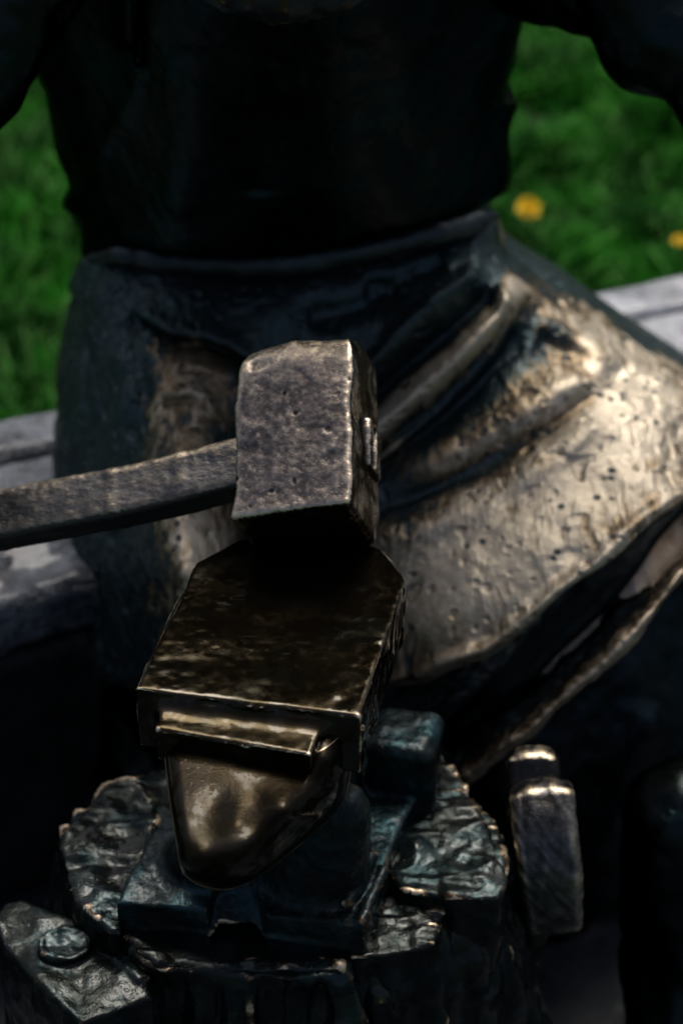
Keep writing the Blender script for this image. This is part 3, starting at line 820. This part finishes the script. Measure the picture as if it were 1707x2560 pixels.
# shoulder yoke joining arms, vest and neck
yoke = [seg(150, -330, 2.12), seg(450, -470, 2.10), seg(750, -520, 2.08), seg(1100, -470, 2.10), seg(1500, -330, 2.12)]
arm("shoulders", yoke, [0.085, 0.10, 0.11, 0.10, 0.085])
hc = seg(715, -780, 1.86)
def headf(X, Y, Z):
    c = hc
    d = np.sqrt(((X - c[0]) / .078) ** 2 + ((Y - c[1]) / .098) ** 2 + ((Z - c[2]) / .118) ** 2)
    d = (d - 1) * .078
    d = smin(d, sd_cone(X, Y, Z, c + np.array([0, .03, -.05]), yoke[2], .058, .07), 0.03)
    nb = c + np.array([0, -.105, -.012])
    d = smin(d, sd_cone(X, Y, Z, c + np.array([0, -.088, .03]), nb, .010, .018), 0.012)
    for s in (-1, 1):
        d = smin(d, sd_cone(X, Y, Z, c + np.array([s * .078, .005, .02]), c + np.array([s * .08, .0, -.02]), .012, .009), 0.008)
        d = smin(d, sd_cone(X, Y, Z, c + np.array([s * .045, -.082, .038]), c + np.array([s * .012, -.092, .034]), .009, .009), 0.01)
        d = -smin(-d, np.sqrt((X - c[0] - s * .032) ** 2 + (Y - c[1] + .098) ** 2 + (Z - c[2] - .018) ** 2) - .014, 0.01) if False else smax(d, -(np.sqrt((X - c[0] - s * .032) ** 2 + (Y - c[1] + .104) ** 2 + (Z - c[2] - .016) ** 2) - .018), 0.008)
        d = smin(d, np.sqrt((X - c[0] - s * .031) ** 2 + (Y - c[1] + .083) ** 2 + (Z - c[2] - .016) ** 2) - .013, 0.003)
    return d
cast("head", headf, hc - .20, hc + .16, 0.006, M['vest'], smith, disp=lambda v, n: fbm(v, 30, 2, 3) * .002)
bt = seg(712, -24, 1.80)
def beardf(X, Y, Z):
    d = sd_cone(X, Y, Z, hc + np.array([0, -.05, -.07]), bt + np.array([0, .02, .03]), .07, .055)
    e = np.sqrt(((X - bt[0]) / .095) ** 2 + ((Y - bt[1] - .02) / .045) ** 2 + ((Z - bt[2] - .005) / .035) ** 2)
    return smin(d, (e - 1) * .035, .03)
lo, hi = bounds([hc + np.array([0, -.05, -.07]), bt], .14)
cast("beard", beardf, lo, hi, 0.004, M['band'], smith, pol_light=lambda v, n: np.full(len(v), .2),
     disp=lambda v, n: (np.abs(vnoise(np.stack([v[:, 0] * 70, v[:, 1] * 40, v[:, 2] * 16], 1), 1, 3)) - .3) * .007 + fbm(v, 50, 2, 3) * .002)

# ================================================================== SLEDGE HAMMER
v0 = -ray(725, 1070); v0 /= np.linalg.norm(v0)                 # towards the viewer
x0 = np.cross(U_, v0); x0 /= np.linalg.norm(x0); u0 = np.cross(v0, x0)
hn = -0.26 * x0 + 0.409 * u0 + 0.875 * v0; hn /= np.linalg.norm(hn)
ht = 0.02 * x0 + 0.906 * u0 - 0.423 * v0; ht -= hn * (ht @ hn); ht /= np.linalg.norm(ht)
hw = np.cross(ht, hn)
HW, HH, HT = 0.112, 0.180, 0.106
# stand its lower back edge on the anvil
rest = P(945, 1372, z=0.752)
hcn = rest - hw * HW / 2 + ht * HH / 2 + hn * HT / 2
hamroot = empty("sledge_hammer", tuple(rest), "bronze sledge hammer leaning on the rear of the anvil, its handle running left", "hammer")
def hamf(X, Y, Z):
    a, b, c = local(X, Y, Z, hcn, (hw, ht, hn))
    # slight bulges and a worn top corner
    wob = 0.0012 * np.sin(b * 55 + 1.0) + 0.0007 * np.sin(b * 120)
    d = sd_box(a + wob, b - 0.05 * a, c - 0.003 * np.cos(a * 25), HW / 2, HH / 2, HT / 2, 0.005)
    top = (b * 0.82 + np.abs(a) * .18 + 0.57 * np.maximum(c, 0) - .06 * a) - 0.106
    d = smax(d, top + .002, 0.022)
    d = smax(d, (b * .75 - a * .66) - 0.102, 0.02)
    d = smax(d, (b * 0.30 - c * .95) - 0.068, 0.01)
    # raised socket round the handle end on the right cheek
    e = sd_box(a - HW / 2, b + 0.004, c + 0.016, 0.007, 0.026, 0.022, 0.005)
    e = smax(e, -sd_box(a - HW / 2 - 0.004, b + 0.004, c + 0.012, 0.007, 0.020, 0.006, 0.002), 0.003)
    return smin(d, e, 0.004)
lo, hi = bounds([hcn], 0.135)
def ham_side_shade(v, n):  # cheeks and underside darkened by facing: painted shade; front lighter towards the top
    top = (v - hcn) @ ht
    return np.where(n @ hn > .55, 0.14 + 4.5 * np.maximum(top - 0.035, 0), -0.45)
cast("head", hamf, lo, hi, 0.0017, M['hammer'], hamroot, wit=9, wscale=0.0008, pol_light=ham_side_shade,
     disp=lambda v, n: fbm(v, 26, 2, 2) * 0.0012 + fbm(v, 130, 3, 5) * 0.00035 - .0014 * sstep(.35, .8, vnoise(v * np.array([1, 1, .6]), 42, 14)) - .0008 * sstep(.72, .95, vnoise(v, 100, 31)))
# handle
hA = hcn - hw * (HW / 2 - .03) - ht * 0.012
hAp = proj(hA)
def hpt(px, py, k):  # a point left of the head, receding a little
    return P(px, py, d=hAp[2] + k)
hl = [hA, hpt(470, 1206, 0.015), hpt(300, 1244, 0.03), hpt(0, 1302, 0.06), hpt(-420, 1372, 0.10)]
hax = hl[3] - hl[0]; hax /= np.linalg.norm(hax)
hb = hn - hax * (hn @ hax); hb /= np.linalg.norm(hb); hc2 = np.cross(hax, hb)
def handf(X, Y, Z):
    d = None
    L = np.linalg.norm(hl[-1] - hl[0])
    pts = hl
    for i in range(len(pts) - 1):
        c = (pts[i] + pts[i + 1]) / 2; ax_ = pts[i + 1] - pts[i]; l = np.linalg.norm(ax_); ax_ = ax_ / l
        bb = hn - ax_ * (hn @ ax_); bb /= np.linalg.norm(bb); cc = np.cross(ax_, bb)
        a, b, c_ = local(X, Y, Z, c, (ax_, bb, cc))
        e = sd_box(a, b, c_, l / 2 + 0.004, 0.021, 0.026, 0.009)
        d = e if d is None else smin(d, e, 0.008)
    return d
lo, hi = bounds(hl, 0.04)
cast("handle", handf, lo, hi, 0.0022, M['handle'], hamroot, wscale=0.001, pol_light=lambda v, n: np.where(n[:, 2] > .25, .03, -.6),  # upper faces kept light, lower faces darkened as painted shade
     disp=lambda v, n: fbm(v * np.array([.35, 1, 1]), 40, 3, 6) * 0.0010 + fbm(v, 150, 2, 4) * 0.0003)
# the gripping hand, out of the picture on the left: five fingers closed round the handle
gp = hpt(-215, 1336, 0.08)
def grip(name):
    ax_ = (hl[4] - hl[3]) / np.linalg.norm(hl[4] - hl[3])
    up = np.array([0, 0, 1.0]); up -= ax_ * (up @ ax_); up /= np.linalg.norm(up)
    bk = np.cross(ax_, up);
    if bk[1] < 0: bk = -bk
    segs = []
    for k, ln in enumerate((1.0, 1.08, 1.03, 0.85)):
        o = gp + ax_ * (k - 1.5) * 0.021
        c = [o + (bk * math.cos(t) + up * math.sin(t)) * 0.034 * ln for t in (0.3, 1.2, 2.3, 3.3)]
        segs += [(c[i], c[i + 1], .0105 - .0008 * i, .0100 - .0008 * i) for i in range(3)]
    segs.append((gp - ax_ * .03 + bk * .03, gp + ax_ * .03 + bk * .032, .018, .017))
    segs.append((gp + bk * .035, aL[3], .026, .036))
    segs.append((gp - ax_ * .04 + bk * .02, gp - ax_ * .045 - bk * .02 + up * .03, .013, .010))
    segs.append((gp - ax_ * .045 - bk * .02 + up * .03, gp - ax_ * .02 - bk * .036 + up * .01, .010, .009))
    def f(X, Y, Z):
        d = None
        for a, b, r0, r1 in segs:
            e = sd_cone(X, Y, Z, a, b, r0, r1); d = e if d is None else smin(d, e, .004)
        return d
    lo, hi = bounds([s[0] for s in segs] + [s[1] for s in segs], .045)
    cast(name, f, lo, hi, 0.004, M['vest'], smith)
grip("hand")

# ================================================================== ANVIL
AZ = 0.75
face = [P(px, py, z=AZ)[:2] for px, py in ((338, 1722), (900, 1790), (930, 1700), (1015, 1450), (1008, 1432), (955, 1372), (880, 1340), (600, 1345), (490, 1405), (470, 1450), (400, 1590))]
anv_root = empty("anvil", tuple(P(620, 1900, z=0.47)), "bronze anvil with wet flat face, its blunt horn pointing at the viewer", "anvil")
fl, fr = np.r_[face[0], AZ], np.r_[face[1], AZ]
fdir = (fr - fl); fdir /= np.linalg.norm(fdir)
fout = np.array([fdir[1], -fdir[0], 0.0])
if fout[1] > 0: fout = -fout
fmid = (fl + fr) / 2
stepz = 0.736
step = [P(px, py, z=stepz)[:2] for px, py in ((388, 1822), (778, 1888), (830, 1760), (420, 1700))]
hr = P(606, 1856, z=0.640) * np.array([1, 1, 0]) + np.array([0, 0, 0.626]); hr = np.r_[P(600, 1856, z=stepz)[:2], 0.626]; htip = P(502, 2122, z=0.668)
def anvf(X, Y, Z):
    d = sd_prism(X, Y, Z, face, AZ - 0.066, AZ, 0.0025)
    s = sd_prism(X, Y, Z, step, 0.700, stepz, 0.003)
    # fillet where face meets step
    return smin(d, s, 0.020)
lo = np.array([min(p[0] for p in face) - .01, min(p[1] for p in face) - .075, 0.63]); hi = np.array([max(p[0] for p in face) + .012, max(p[1] for p in face) + .02, AZ + .01])
hmask = lambda v: fbm(v, 14, 3, 3)
cast("face", anvf, lo, hi, 0.0018, M['anvil'], anv_root, disp=lambda v, n: fbm(v, 20, 2, 3) * 0.0006 + fbm(v, 90, 2, 5) * 0.0003 + np.where(np.abs(n[:, 2]) < .5, fbm(v, 45, 3, 6) * .0016, 0), wscale=0.0006, wit=7)
def zy(px, py, z): return (px, py, float(P(px, py, z=z)[1]))
hzs = [zy(392, 1815, .724), zy(600, 1850, .724), zy(775, 1885, .722), zy(400, 1880, .718), zy(600, 1910, .719), zy(740, 1950, .714), zy(420, 1990, .716), zy(540, 1990, .719), zy(650, 2000, .712),
       zy(445, 2075, .713), zy(520, 2075, .714), zy(590, 2060, .704)]
horn_y = rbf(hzs + [(455, 2140, 1.222), (510, 2150, 1.214), (570, 2150, 1.224), (640, 2110, 1.243), (500, 2205, 1.222), (560, 2215, 1.232), (630, 2195, 1.250), (720, 2030, 1.262), (700, 2130, 1.275),
                    (790, 1990, 1.300), (770, 2090, 1.318), (850, 1930, 1.335), (860, 2005, 1.35), (890, 1800, 1.365), (820, 1900, 1.318)])
horn = drape("horn", [(392, 1815), (590, 1842), (778, 1880), (890, 1805)], [(456, 2185), (500, 2215), (560, 2226), (640, 2200)],
             [(392, 1815), (408, 1887), (421, 2002), (440, 2110), (456, 2185)], [(890, 1805), (882, 1916), (858, 2011), (770, 2098), (640, 2200)], horn_y, M['horn'], anv_root, 240, 220, 0.09,
             rounds=(0, (46, .03), (46, .022), (60, .03)), polish_light=lambda px, py: 0.25 * blob(px, py, 495, 2110, 60, 50) + .0 * px,
             relief=lambda px, py: -0.004 * g(px, py, [(400, 1862), (590, 1895), (770, 1935)], 16, .02, .02),
             rough=lambda v, px, py: fbm(v, 16, 2, 8) * .0010 + fbm(v, 60, 2, 5) * .00025, wscale=0.0012)
# waist and feet
BZ0, BZ1 = 0.455, 0.505
foot = [P(px, py, z=BZ1)[:2] for px, py in ((287, 2255), (909, 2312), (957, 2174), (1096, 1862), (560, 1830), (385, 2075))]
cut = [P(px, py, z=BZ1)[:2] for px, py in ((517, 2400), (517, 2278), (545, 2140), (640, 2160), (662, 2300), (662, 2400))]
fc = np.mean(foot, 0)
wc = [fc + (np.array(p) - fc) * np.array([0.50, 0.55]) for p in (foot[0], foot[1], foot[3], foot[4])]
cornerR = P(1012, 1866, z=0.54)
zax = np.array([0, 0, 1.0])
def basef(X, Y, Z):
    d = sd_prism(X, Y, Z, foot, BZ0 - 0.02, BZ1, 0.004)
    c = sd_poly(X[..., 0:1], Y, cut)
    d = smax(d, -np.maximum(c, Z - BZ1 - .02), 0.004)
    a = sd_poly(X[..., 0:1], Y, wc)
    flare = 0.030 * np.exp(-(Z - BZ1) / 0.035) + 0.022 * np.exp((Z - 0.67) / 0.04)
    w = np.maximum(a - flare + 0.02, np.abs(Z - 0.58) - 0.10)
    d = smin(d, w * .8, 0.012)
    for p0, p1, r0, r1 in ((P(800, 2225, z=.480), P(850, 2030, z=.60), .044, .028), (P(735, 2235, z=.478), P(800, 2060, z=.58), .040, .03), (P(470, 2180, z=.475), P(560, 2080, z=.58), .030, .03)):
        d = smin(d, sd_cone(X, Y, Z, p0, p1, r0, r1), 0.018)
    bx = local(X, Y, Z, cornerR, (fdir, -fout, zax))
    d = smin(d, sd_box(bx[0], bx[1], bx[2] + .02, 0.034, 0.035, 0.045, 0.014), 0.008)
    d = smin(d, sd_cone(X, Y, Z, P(1040, 1868, z=.556), P(1028, 1960, z=.52), .006, .0065), 0.003)
    d = smin(d, sd_cone(X, Y, Z, P(868, 2256, z=BZ1 + .008), P(928, 2142, z=BZ1 + .010), .0055, .0055), 0.003)
    d = smin(d, sd_cone(X, Y, Z, P(905, 2300, z=BZ1 + .000), P(958, 2176, z=BZ1 + .002), .0045, .0045), 0.004)
    return d
lo = np.array([min(p[0] for p in foot) - .015, min(p[1] for p in foot) - .015, BZ0 - .03]); hi = np.array([max(p[0] for p in foot) + .02, max(p[1] for p in foot) + .03, 0.685])
cast("base", basef, lo, hi, 0.0020, M['base'], anv_root, disp=lambda v, n: fbm(v, 22, 3, 3) * 0.0022 + fbm(v, 80, 3, 5) * 0.0009, wscale=0.0009, wit=5)

# ================================================================== STUMP
stump_root = empty("tree_stump", tuple(P(700, 2200, z=0.0)), "rough dark bronze tree stump that carries the anvil", "stump")
so = [P(px, py, z=0.455)[:2] for px, py in ((153, 2098), (180, 2062), (240, 2012), (262, 1985), (380, 1955), (560, 1850), (800, 1780), (1040, 1800), (1110, 1900), (1148, 1968), (1235, 2080), (1272, 2193),
                                          (1246, 2243), (1140, 2256), (1102, 2313), (1082, 2366), (995, 2384), (876, 2396), (872, 2444), (720, 2468), (600, 2444), (383, 2425), (273, 2330), (191, 2252), (163, 2174))]
sc_ = np.mean(so, 0)
roots = [(P(1130, 2370, z=.40), P(1300, 2720, z=.02), .035, .07), (P(960, 2440, z=.40), P(1010, 2800, z=.1), .03, .05), (P(760, 2480, z=.38), P(740, 2800, z=.1), .03, .045), (P(500, 2470, z=.38), P(470, 2800, z=.1), .03, .05)]
def stumpf(X, Y, Z):
    ang = np.arctan2(Y - sc_[1], X - sc_[0])
    a = sd_poly(X[..., 0:1], Y, so)
    bark = 0.004 * np.sin(ang * 23 + 6 * Z) + 0.003 * np.sin(ang * 41 + 1.0) + 0.006 * np.sin(ang * 9 + 3)
    flare = 0.30 * np.maximum(0.45 - Z, 0) ** 1.3
    side = a + bark * sstep(0.46, 0.43, Z) - flare
    for p0, p1, r0, r1 in roots: side = smin(side, sd_cone(X, Y, Z, p0, p1, r0, r1), 0.02)
    return smax(side, Z - 0.462, 0.006)
lo = np.array([min(p[0] for p in so) - .13, min(p[1] for p in so) - .15, 0.0]); hi = np.array([max(p[0] for p in so) + .13, max(p[1] for p in so) + .10, 0.49])
def stump_disp(v, n):
    up = sstep(0.5, 0.9, n[:, 2])
    rid = (0.5 - np.abs(vnoise(v * np.array([.55, 1.5, .4]), 30, 3))) * 0.016 + (0.5 - np.abs(vnoise(v * np.array([.6, 1.3, 1]), 75, 5))) * 0.003
    px, py, _ = proj(v)
    lob = sstep(420, 330, px) + sstep(1000, 1080, px)
    return up * (rid * (0.2 + 0.8 * lob) + fbm(v, 16, 2, 9) * 0.004) + (1 - up) * (fbm(v * np.array([1, 1, .3]), 30, 3, 4) * 0.007 + (0.5 - np.abs(vnoise(v * np.array([1, 1, .35]), 55, 12))) * .007)
cast("trunk", stumpf, lo, hi, 0.0032, M['stump'], stump_root, disp=stump_disp, wscale=0.0016, wit=5)
# split ledges of bark standing off the front
def ledge(pts, z1, z0, name, seed, h=0.0026, r=0.004):
    pl = [P(px, py, z=z1)[:2] for px, py in pts]
    f = lambda X, Y, Z: sd_prism(X, Y, Z, pl, z0, z1, r)
    lo = np.array([min(p[0] for p in pl) - .015, min(p[1] for p in pl) - .015, z0 - .01]); hi = np.array([max(p[0] for p in pl) + .015, max(p[1] for p in pl) + .015, z1 + .02])
    cast(name, f, lo, hi, h, M['stump'], stump_root, disp=lambda v, n: fbm(v * np.array([1, 1, .5]), 34, 3, seed) * 0.004 + (0.5 - np.abs(vnoise(v * np.array([.6, 1.4, 1]), 48, seed))) * .005 * (n[:, 2] > .6), wscale=0.0011, wit=5)
ledge([(876, 2398), (995, 2384), (1082, 2366), (1104, 2312), (1040, 2262), (960, 2262), (880, 2330)], 0.466, 0.36, "bark_plate", 3)
ledge([(150, 2105), (178, 2058), (238, 2008), (262, 1985), (362, 1952), (400, 2060), (350, 2190), (300, 2330), (272, 2330), (190, 2252), (160, 2175)], 0.484, 0.40, "bark_plate", 7)
ledge([(1148, 1970), (1232, 2080), (1274, 2192), (1246, 2243), (1140, 2250), (1005, 2226), (962, 2176), (1010, 2020), (1060, 1940)], 0.484, 0.38, "bark_plate", 9)
ledge([(372, 2060), (402, 2075), (368, 2190), (340, 2192)], 0.498, 0.46, "bark_plate", 11, r=.003)
ledge([(290, 2340), (390, 2410), (600, 2424), (860, 2420), (860, 2392), (600, 2396), (420, 2380), (330, 2335)], 0.466, 0.44, "bark_plate", 12, r=.003)

# ---- block with an oval knot, at the lower left
blk_root = empty("log_offcut", tuple(P(160, 2560, z=0.0)), "bronze log offcut with a raised oval knot, at the lower left of the stump", "log")
bz = 0.448
bp = [(10, 2252), (60, 2250), (143, 2284), (239, 2320), (300, 2372), (363, 2436), (383, 2495), (290, 2530), (201, 2557), (96, 2461), (8, 2365), (-20, 2300)]
bpl = [P(px, py, z=bz)[:2] for px, py in bp]
kc = P(166, 2374, z=bz)
def blkf(X, Y, Z):
    d = sd_prism(X, Y, Z, bpl, 0.02, bz, 0.005)
    rr = np.sqrt(((X - kc[0]) / 1.0) ** 2 + ((Y - kc[1]) / 0.85) ** 2)
    kn = np.maximum(np.abs(rr) - 0.025, np.abs(Z - bz) - 0.0085)
    rim = np.sqrt((rr - 0.022) ** 2 + (Z - bz - .006) ** 2) - 0.0045
    d = smin(d, smin(kn, rim, .003), 0.003)
    d = smin(d, sd_cone(X, Y, Z, P(205, 2300, z=bz), P(352, 2455, z=bz), .004, .004), .002)
    d = smin(d, sd_cone(X, Y, Z, P(232, 2310, z=bz), P(368, 2448, z=bz), .003, .003), .002)
    return d
lo = np.array([min(p[0] for p in bpl) - .015, min(p[1] for p in bpl) - .015, 0.0]); hi = np.array([max(p[0] for p in bpl) + .015, max(p[1] for p in bpl) + .015, bz + .03])
cast("block", blkf, lo, hi, 0.0026, M['stump'], blk_root, disp=lambda v, n: (0.5 - np.abs(vnoise(v, 55, 5))) * .0022 + fbm(v * np.array([1, 1, .4]), 26, 3, 7) * 0.003 + (v[:, 2] > bz + .006) * vnoise(v, 130, 5) * .0022, wscale=0.0011, wit=5)

# ---- strap tool hooked over the stump's right side
tool_root = empty("blacksmith_tongs", tuple(P(1390, 2480, z=0.0)), "bronze tongs with two broad rounded jaws standing at the stump's right side", "tongs")
def jaw(c_top, c_bot, w, th, face_n, name, front=0.1):
    a, b = np.array(c_top), np.array(c_bot)
    ax_ = b - a; l = np.linalg.norm(ax_); ax_ /= l
    nn = np.array(face_n, float); nn -= ax_ * (nn @ ax_); nn /= np.linalg.norm(nn)
    ss = np.cross(ax_, nn); c = (a + b) / 2
    def f(X, Y, Z):
        p, q_, r = local(X, Y, Z, c, (ax_, ss, nn))
        bend = (p / l) ** 2 * 0.11 + 0.25 * (q_ / w) ** 2 * 0.03; q_ = q_ * (1 + .35 * np.maximum(p / l, 0))
        d = sd_box(p, q_ , r + bend, l / 2, w / 2, th / 2, 0.009)
        end = -p - l / 2 + 0.010 * (q_ / (w / 2)) ** 2
        return smax(d, end, .004)
    lo, hi = bounds([a, b], 0.06)
    cast(name, f, lo, hi, 0.002, M['tool'], tool_root, pol_light=lambda v, n: np.where(n[:, 2] > .86, .30, front), disp=lambda v, n: fbm(v, 40, 2, 3) * .0012 + vnoise(np.stack([(v[:, 0] + v[:, 2]) * 160, v[:, 1] * 40, (v[:, 0] - v[:, 2]) * 30], 1), 1, 3) * .0004, wscale=0.0008)  # up-facing tops painted lit, the other faces take the given tone
jaw(P(1352, 1968, y=1.50), P(1392, 2350, y=1.43), 0.064, 0.036, (-0.1, -0.6, 0.75), "jaw")
jaw(P(1326, 1894, y=1.545), P(1350, 2230, y=1.50), 0.056, 0.026, (-0.1, -0.7, 0.6), "jaw", front=-.6)  # rear jaw: shade painted dark on all but its top
v, q = tube([P(1350, 2240, y=1.50), P(1300, 2420, y=1.50), P(1250, 2750, y=1.50)], [.02, .017, .015], 12)
link("rein", v, q[:, ::-1], M['tool'], tool_root, np.zeros(len(v)))
